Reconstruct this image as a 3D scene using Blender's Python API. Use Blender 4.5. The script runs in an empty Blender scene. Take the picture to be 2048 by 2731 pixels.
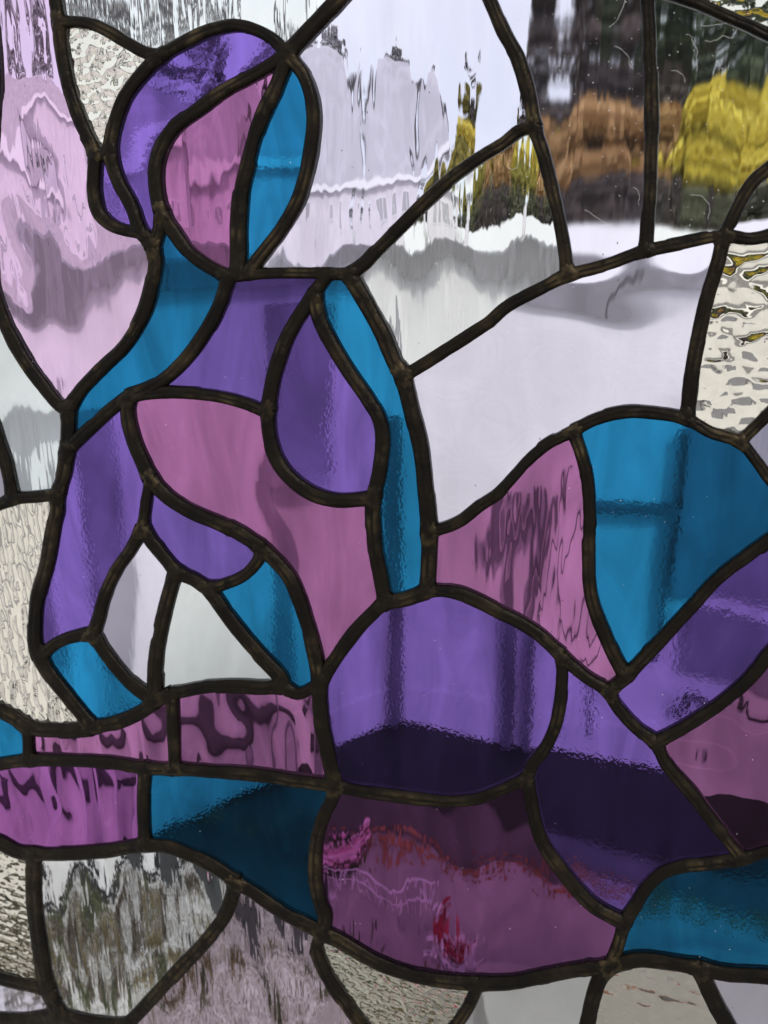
import bpy, bmesh, math, random
from mathutils import Vector, noise, geometry
from math import radians as R, sin, cos, tan, pi
random.seed(7)
SC = bpy.context.scene
COL = SC.collection

# ---------------------------------------------------------------- camera
PITCH, YAW, VFOV = R(18.1), R(19.0), R(60.0)
cam_d = bpy.data.cameras.new('camera'); cam = bpy.data.objects.new('camera', cam_d); COL.objects.link(cam)
cam.location = (0.0, -0.5, 1.5)
cam.rotation_euler = (R(90) - PITCH, 0, YAW)
cam_d.sensor_fit = 'VERTICAL'; cam_d.angle = VFOV
cam_d.clip_start = 0.01; cam_d.clip_end = 2000
cam_d.dof.use_dof = True; cam_d.dof.focus_distance = 0.53; cam_d.dof.aperture_fstop = 7.5
SC.camera = cam
SC.render.resolution_x, SC.render.resolution_y = 768, 1024
FPX = 2731 / 2 / tan(VFOV / 2)                      # focal length in photo pixels
ROT = cam.rotation_euler.to_matrix()
CAM = Vector(cam.location)

def ray(x, y):                                       # photo pixel (2048 x 2731) -> world direction
    return ROT @ Vector(((x - 1024) / FPX, (1365.5 - y) / FPX, -1.0))
FWD = Vector((-sin(YAW), cos(YAW), 0)); RGT = Vector((cos(YAW), sin(YAW), 0))
def glassp(x, y):                                    # where a photo pixel meets the plane of the window (y = 0)
    d = ray(x, y); t = -CAM.y / d.y
    return CAM + d * t
def gp(X, Y, z=0.0):                                 # on the ground (coordinates of the 1659 px view)
    d = ray(X * 1.23448, Y * 1.23448); t = (z - CAM.z) / d.z
    return CAM + d * t
def at(X, Y, w):                                     # at w metres ahead of the viewer
    d = ray(X * 1.23448, Y * 1.23448); t = w / d.dot(FWD)
    return CAM + d * t

# ---------------------------------------------------------------- sky, sun, exposure
SUN_EL, SUN_AZ = R(38), R(150)
w = bpy.data.worlds.new('World'); SC.world = w; w.use_nodes = True
nt = w.node_tree; nt.nodes.clear()
N = nt.nodes.new; L = nt.links.new
wo = N('ShaderNodeOutputWorld'); bg = N('ShaderNodeBackground'); bg.inputs['Strength'].default_value = 0.1
sky = N('ShaderNodeTexSky'); sky.sky_type = 'NISHITA'; sky.sun_disc = False
sky.sun_elevation = SUN_EL; sky.sun_rotation = SUN_AZ
tc = N('ShaderNodeTexCoord'); nz = N('ShaderNodeTexNoise'); nz.inputs['Scale'].default_value = 2.2; nz.inputs['Detail'].default_value = 5
rmp = N('ShaderNodeValToRGB'); rmp.color_ramp.elements[0].color = (8.3, 8.8, 9.9, 1); rmp.color_ramp.elements[1].color = (9.8, 9.9, 10.3, 1)
rmp.color_ramp.elements[0].position = .35; rmp.color_ramp.elements[1].position = .6
mx = N('ShaderNodeMix'); mx.data_type = 'RGBA'; mx.inputs['Factor'].default_value = 0.9
L(tc.outputs['Generated'], nz.inputs['Vector']); L(nz.outputs['Fac'], rmp.inputs['Fac'])
L(sky.outputs['Color'], mx.inputs['A']); L(rmp.outputs['Color'], mx.inputs['B'])
L(mx.outputs['Result'], bg.inputs['Color']); L(bg.outputs['Background'], wo.inputs['Surface'])
sd = bpy.data.lights.new('sun', 'SUN'); sd.energy = 1.5; sd.angle = R(12); sd.color = (1, .96, .9)
so = bpy.data.objects.new('sun', sd); COL.objects.link(so)
so.rotation_euler = (R(90) - SUN_EL, 0, R(180) - SUN_AZ)
SC.view_settings.view_transform = 'Standard'; SC.view_settings.look = 'None'
SC.view_settings.exposure = 0.1; SC.view_settings.gamma = 1
SC.cycles.use_denoising = True
SC.cycles.max_bounces = 14; SC.cycles.transmission_bounces = 12; SC.cycles.caustics_refractive = True
SC.cycles.sample_clamp_indirect = 8

# ---------------------------------------------------------------- helpers
def setp(o, label=None, cat=None, group=None, kind=None):
    if label: o['label'] = label
    if cat: o['category'] = cat
    if group: o['group'] = group
    if kind: o['kind'] = kind
    return o
def empty(name, loc, label, cat, group=None, rz=0):
    o = bpy.data.objects.new(name, None); COL.objects.link(o); o.location = loc; o.rotation_euler.z = rz
    o.empty_display_size = .1
    return setp(o, label, cat, group)
def mesh_obj(name, verts, faces, mat, parent=None, smooth=False, loc=None):
    me = bpy.data.meshes.new(name); me.from_pydata(verts, [], faces); me.update()
    if smooth: me.polygons.foreach_set('use_smooth', [True] * len(me.polygons))
    if mat: me.materials.append(mat)
    o = bpy.data.objects.new(name, me); COL.objects.link(o)
    if parent: o.parent = parent
    if loc: o.location = loc
    return o
class MB:
    def __init__(s): s.v = []; s.f = []
    def box(s, o, ax, ay, az):                      # corner o and three edge vectors
        b = len(s.v); o = Vector(o); ax, ay, az = Vector(ax), Vector(ay), Vector(az)
        for k in (0, 1):
            for p in (o, o + ax, o + ax + ay, o + ay): s.v.append(p + az * k)
        s.f += [(b, b+3, b+2, b+1), (b+4, b+5, b+6, b+7), (b, b+1, b+5, b+4), (b+1, b+2, b+6, b+5), (b+2, b+3, b+7, b+6), (b+3, b, b+4, b+7)]
        return s
    def tube(s, pts, rad, n=8):
        b = len(s.v); m = len(pts)
        for i, p in enumerate(pts):
            p = Vector(p); d = (Vector(pts[min(i+1, m-1)]) - Vector(pts[max(i-1, 0)])).normalized()
            u = d.orthogonal().normalized() if abs(d.z) < .9 else Vector((1, 0, 0)); u = (u - d * u.dot(d)).normalized(); q = d.cross(u)
            r = rad[i] if isinstance(rad, (list, tuple)) else rad
            for k in range(n): s.v.append(p + (u * cos(2*pi*k/n) + q * sin(2*pi*k/n)) * r)
        for i in range(m-1):
            for k in range(n): s.f.append((b+i*n+k, b+i*n+(k+1) % n, b+(i+1)*n+(k+1) % n, b+(i+1)*n+k))
        s.f.append(tuple(b+k for k in range(n))[::-1]); s.f.append(tuple(b+(m-1)*n+k for k in range(n)))
        return s
    def obj(s, name, mat, parent=None, smooth=False):
        v = s.v
        if parent is not None:
            bpy.context.view_layer.update()
            inv = parent.matrix_world.inverted(); v = [inv @ Vector(p) for p in v]
        return mesh_obj(name, v, s.f, mat, parent, smooth)
def mat(name, col, rough=.6, metal=0, var=0.0, scale=5, col2=None, bump=0, bscale=None, detail=6):
    m = bpy.data.materials.new(name); m.use_nodes = True; t = m.node_tree; b = t.nodes['Principled BSDF']
    b.inputs['Base Color'].default_value = (*col, 1); b.inputs['Roughness'].default_value = rough; b.inputs['Metallic'].default_value = metal
    if col2 or bump:
        c = t.nodes.new('ShaderNodeTexCoord'); n = t.nodes.new('ShaderNodeTexNoise'); n.inputs['Scale'].default_value = scale; n.inputs['Detail'].default_value = detail
        t.links.new(c.outputs['Object'], n.inputs['Vector'])
        if col2:
            r = t.nodes.new('ShaderNodeValToRGB'); r.color_ramp.elements[0].color = (*col, 1); r.color_ramp.elements[1].color = (*col2, 1)
            r.color_ramp.elements[0].position = .38; r.color_ramp.elements[1].position = .62
            t.links.new(n.outputs['Fac'], r.inputs['Fac']); t.links.new(r.outputs['Color'], b.inputs['Base Color'])
        if bump:
            n2 = t.nodes.new('ShaderNodeTexNoise'); n2.inputs['Scale'].default_value = bscale or scale * 4; n2.inputs['Detail'].default_value = 5
            t.links.new(c.outputs['Object'], n2.inputs['Vector'])
            bp = t.nodes.new('ShaderNodeBump'); bp.inputs['Distance'].default_value = bump; t.links.new(n2.outputs['Fac'], bp.inputs['Height']); t.links.new(bp.outputs['Normal'], b.inputs['Normal'])
    return m

# ================================================================ what stands outside, seen through the glass
M_wall = mat('white render', (.82, .81, .82), .8, scale=2.2, col2=(.72, .71, .72), bump=.002, bscale=60)
M_cope = mat('grey coping', (.29, .28, .30), .7, scale=6, col2=(.19, .185, .195))
M_roof2 = mat('pale roof sheet', (.52, .505, .55), .7, scale=1, col2=(.44, .43, .47)); M_house2 = mat('lilac white render', (.74, .70, .75), .9, scale=1, col2=(.66, .63, .68)); M_net = mat('net curtain behind glass', (.42, .41, .44), .3)
M_darkstrip = mat('near black strip', (.012, .011, .013), .6)
M_deck = mat('dark slate paving', (.105, .10, .105), .7, scale=3, col2=(.075, .07, .075), bump=.002, bscale=40)
M_soil = mat('gravel bed', (.20, .185, .16), .9, scale=22, col2=(.42, .40, .37), bump=.006, bscale=50)
M_yard = mat('pale concrete', (.62, .61, .60), .85, scale=.25, col2=(.50, .50, .49), bump=.003, bscale=30)
M_matt = mat('dark wet slate', (.035, .037, .040), .6, scale=7, col2=(.065, .068, .07), bump=.002, bscale=40)
M_post = mat('grey painted steel', (.15, .15, .17), .45); M_blk = mat('dark grey rubber', (.075, .07, .08), .6)
M_meter = mat('grey plastic', (.36, .35, .38), .5, scale=9, col2=(.31, .30, .33))
M_white = mat('white paint', (.82, .82, .84), .5)
M_gate = mat('grey gate paint', (.30, .30, .34), .5, scale=8, col2=(.24, .24, .28))
M_step = mat('smooth pale stone', (.30, .285, .28), .7, scale=5, col2=(.26, .25, .24), bump=.001, bscale=60)
M_house = mat('grey pebbledash', (.52, .49, .52), .9, scale=2, col2=(.42, .395, .42))
M_houseroof = mat('weathered slate', (.21, .20, .22), .7, scale=2, col2=(.15, .14, .16))
M_pane = mat('dark window glass', (.05, .055, .07), .08)
M_bark = mat('bark', (.055, .042, .032), .9, scale=9, col2=(.09, .07, .05))
def leafm(n, a, b): return mat(n, a, .7, scale=.8, col2=b)
M_fir = leafm('dark conifer', (.04, .06, .035), (.09, .11, .06)); M_fir2 = leafm('brown purple foliage', (.055, .045, .048), (.11, .085, .075))
M_yel = leafm('yellow leaves', (.60, .48, .07), (.76, .64, .11)); M_ora = leafm('orange leaves', (.38, .22, .09), (.52, .33, .15)); M_olv = leafm('olive leaves', (.20, .19, .05), (.46, .40, .09))
M_grn = leafm('green leaves', (.06, .07, .04), (.14, .14, .08)); M_lowo = leafm('withered leaves', (.14, .12, .07), (.22, .17, .10)); M_orl = leafm('fallen orange leaves', (.26, .10, .05), (.36, .17, .08))
M_grey = leafm('bare grey twigs', (.20, .19, .20), (.30, .29, .31))
M_red = mat('red petals', (.42, .035, .07), .5); M_pinkf = mat('pink petals', (.85, .35, .55), .5, scale=30, col2=(.9, .7, .8))

# ground
def sheet(name, pts, z, m):
    if sum(pts[i-1][0] * pts[i][1] - pts[i][0] * pts[i-1][1] for i in range(len(pts))) < 0: pts = pts[::-1]
    return setp(mesh_obj(name, [(p[0], p[1], z) for p in pts], [tuple(range(len(pts)))], m), kind='structure')
O = CAM.copy(); O.z = 0
def fr(r, f, z=0): return O + RGT * r + FWD * f + Vector((0, 0, z))
g = sheet('ground', [fr(-300, -6), fr(300, -6), fr(300, 500), fr(-300, 500)], -.012, M_yard)

# the yard wall: two arms meeting in a corner
C0 = gp(850, 1558); LD = (gp(340, 1805) - C0).normalized(); RD = (gp(1420, 1668) - C0).normalized()
WH = 1.36
def wall(name, d, length, thick_dir, label):
    r = empty(name, C0 + d * (length / 2), label, 'garden wall')
    th = thick_dir * .16
    MB().box(C0 + Vector((0, 0, .0)), d * length, th, (0, 0, .13)).obj('plinth', M_wall, r)
    MB().box(C0 + th * .02 + Vector((0, 0, .13)), d * length, th * .96, (0, 0, WH - .13)).obj('rendered_face', M_wall, r)
    n = max(1, int(length / .6)); L_ = length / n
    for i in range(n):
        MB().box(C0 + d * (i * L_ + .002) - th * .25 + Vector((0, 0, WH)), d * (L_ - .004), th * 1.5, (0, 0, .06)).obj('coping_stone', M_cope, r)
    return r
nl = Vector((-LD.y, LD.x, 0)); nl = nl if nl.dot(FWD) > 0 else -nl
nr = Vector((-RD.y, RD.x, 0)); nr = nr if nr.dot(FWD) > 0 else -nr
wall('garden_wall', LD, 2.1, nl, 'white rendered garden wall running forward on the left of the corner')
wall('garden_wall', RD, 5.5, nr, 'white rendered garden wall running away to the right of the corner')
# dark slate terrace in front of the wall, as a grid of slabs
edge_a = gp(640, 1790); edge_b = gp(1659, 1975)
E_ = (edge_b - edge_a).normalized()
def tint_line(X): return edge_a + E_ * X
def meet(p, d, q, e):                                # where two ground lines cross
    k = d.x * e.y - d.y * e.x; t = ((q.x - p.x) * e.y - (q.y - p.y) * e.x) / k; return p + d * t
sheet('terrace', [C0, meet(C0, LD, edge_a, E_), meet(C0, RD, edge_a, E_)], .004, M_deck)
sheet('gravel_bed', [edge_a - E_ * 3, edge_a + E_ * 6, fr(6, -.2), fr(-4, -.2)], -.002, M_soil)
M_path = mat('worn paving', (.40, .375, .37), .8, scale=5, col2=(.33, .31, .31), bump=.002, bscale=50)
sheet('garden_path', [edge_a + E_ * .05, edge_a + E_ * 6, fr(6, .1), gp(760, 2400)], .003, M_path)

sheet('dark_base_strip', [C0 + LD * 2.1, C0, C0 + RD * 5.5, C0 + RD * 5.5 - nr * .36, C0 - nr * .36 - nl * .0 - RD * .03, C0 + LD * .28 - nr * .1, C0 + LD * 2.1 - nl * .22], .010, M_darkstrip)  # near-black band laid on the floor along the wall base
def proj(p):
    q = ROT.transposed() @ (Vector(p) - CAM); return ((1024 + FPX * q.x / -q.z) / 1.23448, (1365.5 - FPX * q.y / -q.z) / 1.23448)
def on_wall(X, Y, d, out=.02):
    """point of the picture on the wall's face (offset out towards the viewer)"""
    n = Vector((-d.y, d.x, 0)); n = n if n.dot(FWD) > 0 else -n
    rr = ray(X * 1.23448, Y * 1.23448); t = (C0 - n * out - CAM).dot(n) / rr.dot(n)
    return CAM + rr * t
def strip(X0, X1, Y0, Y1, d, depth=.03):
    n = Vector((-d.y, d.x, 0)); n = n if n.dot(FWD) > 0 else -n
    a = on_wall(X0, (Y0+Y1)/2, d); b = on_wall(X1, (Y0+Y1)/2, d); zt = on_wall((X0+X1)/2, Y0, d).z; zb = max(.02, on_wall((X0+X1)/2, Y1, d).z)
    a.z = zb; b.z = zb
    return MB().box(a - n * depth, b - a, n * (depth + .017), (0, 0, zt - zb))
# iron posts and pipes against the wall
for X0_, X1_, Y0_, Y1_, d, lab in ((846, 862, 900, 1560, RD, 'thin dark grey drainpipe in the corner of the white wall'), (1100, 1120, 1080, 1640, RD, 'thick dark grey post in front of the white wall'),
                       (1150, 1160, 1100, 1650, RD, 'thin dark grey post beside the thicker one'), (1440, 1452, 930, 1420, RD, 'dark grey gate post on the near side of the gate')):
    o = strip(X0_, X1_, Y0_, Y1_, d).obj('wall_post', M_post); setp(o, lab, 'post')
M_board = mat('grey board', (.40, .39, .42), .7, scale=5, col2=(.33, .32, .35), bump=.001, bscale=30)
o = strip(-60, 258, 900, 1500, LD, .015).obj('wall_board', M_board); setp(o, 'wide grey board fixed to the left garden wall behind the white downpipe', 'board')
o = strip(130, 205, 960, 1900, LD, .04).obj('white_downpipe_cover', M_white); setp(o, 'broad white boxed downpipe on the left garden wall', 'downpipe')
o = strip(588, 688, 655, 1010, LD, .05).obj('meter_box', M_meter); setp(o, 'pale grey meter box on the left garden wall near the corner', 'meter box')
for X0_, X1_, Y0_, Y1_, d, lab in ((60, 700, 1538, 1578, LD, 'long dark pipe running low along the left garden wall'), (-60, 296, 1672, 1716, LD, 'short dark pipe running just above the ground on the left garden wall')):
    pts = [on_wall(X0_ + (X1_ - X0_) * i / 14, (Y0_ + Y1_) / 2 + 5 * sin(i * 1.3), d, .02) for i in range(15)]
    setp(MB().tube(pts, (on_wall(300, Y0_, d) - on_wall(300, Y1_, d)).length / 2, 10).obj('wall_pipe', M_blk, None, True), lab, 'pipe')
for X_, lab in ((1215, 'dark cable hanging down the white wall right of the posts'), (1275, 'dark cable hanging down the white wall farthest right of the posts')):
    pts = [on_wall(X_ + 6 * sin(i * 1.1 + X_), 1030 + 40 * i, RD, .008) for i in range(15)]
    setp(MB().tube(pts, .0035, 6).obj('wall_cable', M_blk), lab, 'cable')
o = strip(598, 616, 1012, 1668, LD, .03).obj('wall_conduit', M_meter); setp(o, 'grey conduit running down from the meter box on the left garden wall', 'conduit')
pts = [on_wall(1455 + 9 * i, 1560 - 38 * abs(sin(i * .30)) + 12 * sin(i), RD, .012) for i in range(36)]
setp(MB().tube(pts, .008, 8).obj('garden_hose', M_blk, None, True), 'dark garden hose hung in loops on the right garden wall', 'hose')
gt = empty('yard_gate', on_wall(1560, 1500, RD), 'grey panelled gate set against the right garden wall', 'gate')
strip(1470, 1760, 915, 1290, RD, .02).obj('upper_panel', M_gate, gt); strip(1490, 1760, 1345, 1460, RD, .02).obj('lower_panel', M_gate, gt)
strip(1290, 1470, 1092, 1106, RD, .03).obj('rail', M_post, gt)

# pale stone ledge close under the window, lower right
a = gp(1040, 2065, .25); b = gp(1700, 2065, .25)
st = MB().box(Vector((a.x, a.y, 0)), (b - a) * 1.6, -Vector((-(b-a).y, (b-a).x, 0)).normalized() * .8, (0, 0, .25)).obj('stone_ledge', M_step); setp(st, 'smooth pale stone ledge under the lower right of the window', 'ledge')

mt_ = [gp(345, 1812), gp(610, 1705), gp(700, 1795), gp(705, 2030), gp(560, 1960), gp(400, 1880)]
mm = MB(); k_ = len(mt_); mm.v = [p + Vector((0, 0, .003)) for p in mt_] + [p + Vector((0, 0, .015)) for p in mt_]
mm.f = [tuple(range(k_))[::-1], tuple(range(k_, 2*k_))] + [(i, (i+1) % k_, (i+1) % k_ + k_, i + k_) for i in range(k_)]
setp(mm.obj('slate_slab', M_matt), 'large dark slate slab lying at the foot of the left garden wall', 'slab')
# ---- foliage
def leaves(n, rng, size, shape, rnd):
    v = []; f = []
    for i in range(n):
        p = shape(rnd); s = size * rnd.uniform(.5, 1.5)
        a = Vector((rnd.gauss(0, 1), rnd.gauss(0, 1), rnd.gauss(0, 1))).normalized(); b = a.orthogonal().normalized(); c = a.cross(b)
        k = len(v); v += [p + b * s, p + c * s * .6, p - b * s, p - c * s * .6]; f.append((k, k+1, k+2, k+3))
    return v, f
def tree(name, base, h, rad, m, label, group, n=2600, leaf=.22, conic=False, low=.12, seed=1):
    rnd = random.Random(seed); r = empty(name, base, label, 'tree' if h > 3 else 'shrub', group)
    t = MB(); t.tube([(0, 0, 0), (.1, 0, h * .3), (0, .08, h * .62), (.05, 0, h * .92)], [rad * .075, rad * .055, rad * .035, rad * .01], 7)
    limbs = []
    for i in range(9):
        z = h * rnd.uniform(.2, .75); an = rnd.uniform(0, 2*pi); q = rad * rnd.uniform(.4, .8) * (1 - z / h * .5)
        tip = Vector((cos(an) * q, sin(an) * q, z + h * .12)); limbs.append(tip); t.tube([(0, 0, z), tip * .5 + Vector((0, 0, z * .5)), tip], [rad * .03, rad * .02, rad * .006], 5)
    mesh_obj('trunk', t.v, t.f, M_bark, r)
    lobes = []
    for i in range(26):
        z = rnd.uniform(low, .97); prof = (1 - z) * 1.05 if conic else (max(.05, 1 - ((z - .5) / .52) ** 2)) ** .5
        an = rnd.uniform(0, 2*pi); q = rad * prof * rnd.uniform(.2, .75)
        lobes.append((Vector((cos(an) * q, sin(an) * q, z * h)), rad * rnd.uniform(.22, .42) * (1.15 - z * .5)))
    def sh(rd):
        c, s = rd.choice(lobes); d = Vector((rd.gauss(0, 1), rd.gauss(0, 1), rd.gauss(0, .8))).normalized()
        p = c + d * s * rd.uniform(.55, 1.05); p.z = max(p.z, .05); return p
    v, f = leaves(n, None, leaf, sh, rnd); mesh_obj('crown', v, f, m, r)
    return r
def place(X, Ytop, w, depthrad, *a, **k):
    """a tree standing on the ground at distance w whose top reaches Ytop in the picture"""
    t = at(X, Ytop, w); b = Vector((t.x, t.y, 0)); return b, t.z
rows = [  # X, Ytop, distance, radius, kind
 (1262, -80, 58, 3.6, 'fir2'), (1345, -260, 60, 6.2, 'fir2'), (1420, -160, 62, 6.5, 'fir'), (1560, -240, 60, 7, 'fir'), (1700, -60, 58, 7, 'fir'), (1850, -100, 62, 8, 'fir'), (1105, 180, 60, 2.4, 'olv'),
 (1100, 285, 50, 3.6, 'yel'), (1040, 330, 49, 2.4, 'olv'), (1225, 250, 47, 3.4, 'ora'), (1330, 225, 50, 4.2, 'ora'), (1440, 255, 49, 3.2, 'ora'), (1560, 205, 46, 3.6, 'yel'), (1650, 235, 47, 4.0, 'yel'), (1770, 250, 47, 4.5, 'olv'),
 (1090, 410, 44, 3.4, 'grn'), (1210, 425, 43, 3.2, 'fir2'), (1320, 415, 42, 3.6, 'fir2'), (1450, 420, 43, 3.6, 'fir2'), (1580, 425, 42, 3.6, 'grn'), (1720, 420, 42, 4, 'grn')]
LAB = dict(fir='tall dark green conifer beyond the yard', fir2='dark brownish tree beyond the yard', yel='bright yellow autumn tree beyond the yard', ora='orange brown autumn tree beyond the yard', olv='olive yellow small tree beyond the yard', grn='dark green shrub at the foot of the trees')
LABS = ['leftmost dark brownish tree, at the edge of the open sky', 'dark brownish tree rising behind the orange trees', 'dark conifer behind the lead line between orange and yellow trees', 'tall dark conifer right behind the bright yellow tree',
 'dark conifer at the right edge of the view', 'farthest conifer outside the right edge of the view', 'slim olive tree alone at the left end of the tree belt', 'yellow tree at the left end of the autumn row', 'small olive tree left of the first yellow tree',
 'orange tree nearest the first yellow tree', 'widest orange tree in the middle of the autumn row', 'orange tree between the widest orange and the bright yellow tree', 'bright yellow tree with a pointed top', 'broad bright yellow tree at the right edge', 'olive yellow tree beyond the right edge',
 'green shrub under the leftmost yellow tree', 'dark shrub under the first orange tree', 'dark shrub under the widest orange tree', 'dark shrub under the orange tree next to the yellow one', 'green shrub under the pointed yellow tree', 'green shrub at the right edge under the olive tree']
MM_ = dict(fir=M_fir, fir2=M_fir2, yel=M_yel, ora=M_ora, olv=M_olv, grn=M_grn)
GR = dict(fir='tall dark conifers', fir2='dark brownish trees', yel='yellow autumn trees', ora='orange autumn trees', olv='olive small trees', grn='dark green shrubs')
for i, (X, Yt, w_, rad, k) in enumerate(rows):
    b, h = place(X, Yt, w_, rad)
    tree({'fir': 'conifer', 'fir2': 'dark_tree', 'yel': 'yellow_tree', 'ora': 'orange_tree', 'olv': 'olive_tree', 'grn': 'shrub'}[k], b, h, rad, MM_[k], LABS[i], GR[k],
         n=6500 if k.startswith('fir') and h > 6 else 9000, leaf=.30 if h > 6 else .14, conic=(k == 'fir'), low=.02 if h < 8 else .06, seed=i + 5)
# grey bare trees left of the open sky
for i, (X, Yt, w_, rad) in enumerate(((730, 50, 40, 2.2), (800, 130, 42, 2.2), (870, 250, 40, 2.0), (660, -20, 44, 2.6), (430, -40, 45, 3.0), (240, -80, 40, 3.0))):
    b, h = place(X, Yt, w_, rad); tree('bare_tree', b, h, rad, M_grey, ('bare grey tree above the middle of the pale house', 'bare grey tree above the right half of the pale house', 'shortest bare grey tree, at the right end of the pale house', 'tall bare grey tree above the left half of the pale house', 'bare grey tree in the gap between the two houses', 'bare grey tree above the roof of the long house')[i], 'bare grey trees', n=1500, leaf=.2, low=.3, seed=70 + i)

# ---- house on the left
def house(name, Xa, Xb, Yeave, Yridge, w_, depth, label, wins, mw=None, mr=None):
    a = at(Xa, 480, w_); b = at(Xb, 480, w_); a.z = b.z = 0; ze = at((Xa+Xb)/2, Yeave, w_).z; zr = at((Xa+Xb)/2, Yridge, w_ + depth / 2).z
    d = (b - a); L_ = d.length; d.normalize(); n = Vector((-d.y, d.x, 0)); n = n if n.dot(FWD) > 0 else -n
    r = empty(name, (a + b) / 2, label, 'house')
    MB().box(a, d * L_, n * depth, (0, 0, ze)).obj('wall', mw or M_house, r)
    o = .35; m = MB(); P = [a - d*o - n*o, b + d*o - n*o, b + d*o + n*(depth+o), a - d*o + n*(depth+o)]
    up = Vector((0, 0, 1)); rid = [a + n*depth/2 + d*(L_*.22), b + n*depth/2 - d*(L_*.22)]
    m.v = [p + up * (ze - .05) for p in P] + [rid[0] - d*o + up*zr, rid[1] + d*o + up*zr]; m.f = [(0, 1, 5, 4), (2, 3, 4, 5), (0, 4, 3), (1, 2, 5), (3, 2, 1, 0)]
    m.obj('roof', mr or M_houseroof, r)
    MB().box(a - d*o - n*(o+.03) + up*(ze - .25), d*(L_+2*o), n*.03, up*.28).obj('fascia', M_white, r)
    for x0, x1, z0, z1 in wins:
        fr_ = MB().box(a + d*(x0*L_) - n*.06 + up*z0, d*((x1-x0)*L_), n*.055, up*(z1-z0)).obj('window', M_white, r)
        mid = (x0 + x1) / 2
        for q0, q1 in ((x0 + .006, mid - .004), (mid + .004, x1 - .006)):
            MB().box(a + d*(q0*L_) - n*.075 + up*(z0+.08), d*((q1-q0)*L_), n*.012, up*(z1-z0-.16)).obj('window_pane', M_net, r)
    return r
house('grey_house', -520, 330, 290, 140, 22, 7, 'long lilac white house with grey slate roof on the left beyond the wall', [(.62, .70, 1.5, 2.4), (.84, .92, 1.5, 2.4)], M_house2, M_house)
house('pale_house', 400, 925, 345, 175, 30, 8, 'pale house with pale grey hipped roof in the middle distance', [(.1, .24, 1.2, 2.6), (.44, .54, 1.5, 2.4), (.7, .86, 1.2, 2.6)], M_house2, M_roof2)
a = at(-400, 480, 12); b = at(345, 480, 12); a.z = b.z = 0
o = MB().box(a, b - a, (0, .18, 0), (0, 0, 1.42)).obj('yard_screen', M_house); setp(o, 'grey pebbledash screen wall on the left between the house and the white garden wall', 'wall')
# kerb-side low white wall far back
a = at(-300, 500, 19); b = at(1100, 500, 19); a.z = b.z = 0
o = MB().box(a, b - a, (0, .2, 0), (0, 0, .55)).obj('boundary_wall', M_white); setp(o, 'low white boundary wall far across the yard', 'wall')

a = at(945, 500, 30); b = at(2100, 500, 30); a.z = b.z = 0
o = MB().box(a, b - a, (0, .22, 0), (0, 0, 1.42)).obj('boundary_wall', M_white); setp(o, 'long white boundary wall in front of the autumn trees', 'wall')
# pale pebbles scattered in the gravel bed
rnd = random.Random(9); v = []; f = []; M_peb = mat('pale pebbles', (.62, .61, .63), .6, scale=40, col2=(.40, .38, .36))
for i in range(1500):
    p = gp(rnd.uniform(-60, 760), rnd.uniform(1830, 2330)); s = rnd.uniform(.007, .019); k = len(v)
    if rnd.random() < .35: s *= .5
    q = [Vector((rnd.uniform(.7, 1.2) * s * cos(t), rnd.uniform(.7, 1.2) * s * sin(t), s * .1)) for t in (0, 1.05, 2.1, 3.14, 4.2, 5.2)]
    v += [p + x for x in q] + [p + x * .6 + Vector((0, 0, s * .6)) for x in q]
    f += [(k+j, k+(j+1) % 6, k+6+(j+1) % 6, k+6+j) for j in range(6)] + [tuple(k+6+j for j in range(6))]
setp(mesh_obj('pale_pebbles', v, f, M_peb), 'pale pebbles scattered over the gravel bed at lower left', 'pebbles', kind='stuff')
# ---- leaf litter, flowers and small things near the terrace edge
rnd = random.Random(3); v = []; f = []
for i in range(1100):
    p = edge_a + E_ * rnd.uniform(-.3, 2.6) + FWD * (rnd.gauss(0, .035) - .03); p.z = abs(rnd.gauss(0, .012)) + .004
    s = rnd.uniform(.006, .014); A_ = Vector((rnd.gauss(0, 1), rnd.gauss(0, 1), rnd.gauss(0, .6))).normalized(); B_ = A_.orthogonal().normalized(); k = len(v)
    v += [p + A_*s, p + B_*s*.6, p - A_*s, p - B_*s*.6]; f.append((k, k+1, k+2, k+3))
setp(mesh_obj('fallen_leaves', v, f, M_orl), 'drift of fallen orange leaves along the edge of the dark paving', 'leaves', kind='stuff')
def clump(name, X, Y, rad, h, m, m2, label, cat, n=420, leaf=.014, seed=1):
    b = gp(X, Y); rnd = random.Random(seed); r = empty(name, b, label, cat)
    v, f = leaves(n, None, leaf, lambda q: Vector((q.gauss(0, rad*.5), q.gauss(0, rad*.5), abs(q.gauss(h*.45, h*.22)))), rnd)
    mesh_obj('foliage', v, f, m, r)
    if m2:
        v, f = leaves(n // 2, None, leaf, lambda q: Vector((q.gauss(0, rad*.38), q.gauss(0, rad*.38), h * q.uniform(.6, 1.05))), rnd); mesh_obj('blossom', v, f, m2, r)
    return r
clump('pink_flowers', 740, 1870, .06, .07, M_grn, M_pinkf, 'clump of pale pink flowers at the edge of the paving', 'flowers', seed=2)
clump('red_flowers', 965, 2070, .05, .08, M_white, M_red, 'small clump of red flowers with white edges', 'flowers', seed=3)
M_stem = leafm('brown stems', (.09, .07, .055), (.16, .13, .10))
PL = ['low green plant in the gravel behind the clear rippled pane, left side', 'low olive plant in the middle of the clear rippled pane', 'low brown plant at the top of the clear rippled pane', 'low green plant at the bottom of the clear rippled pane', 'low olive plant near the right lead of the clear rippled pane', 'low brown plant behind the pebbled grey pane',
 'low green plant just outside the lower left corner', 'low olive plant behind the pebbled grey green pane', 'low brown plant between the two green ones in the clear rippled pane', 'low green plant between the mauve pane and the pebbled one']
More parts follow.
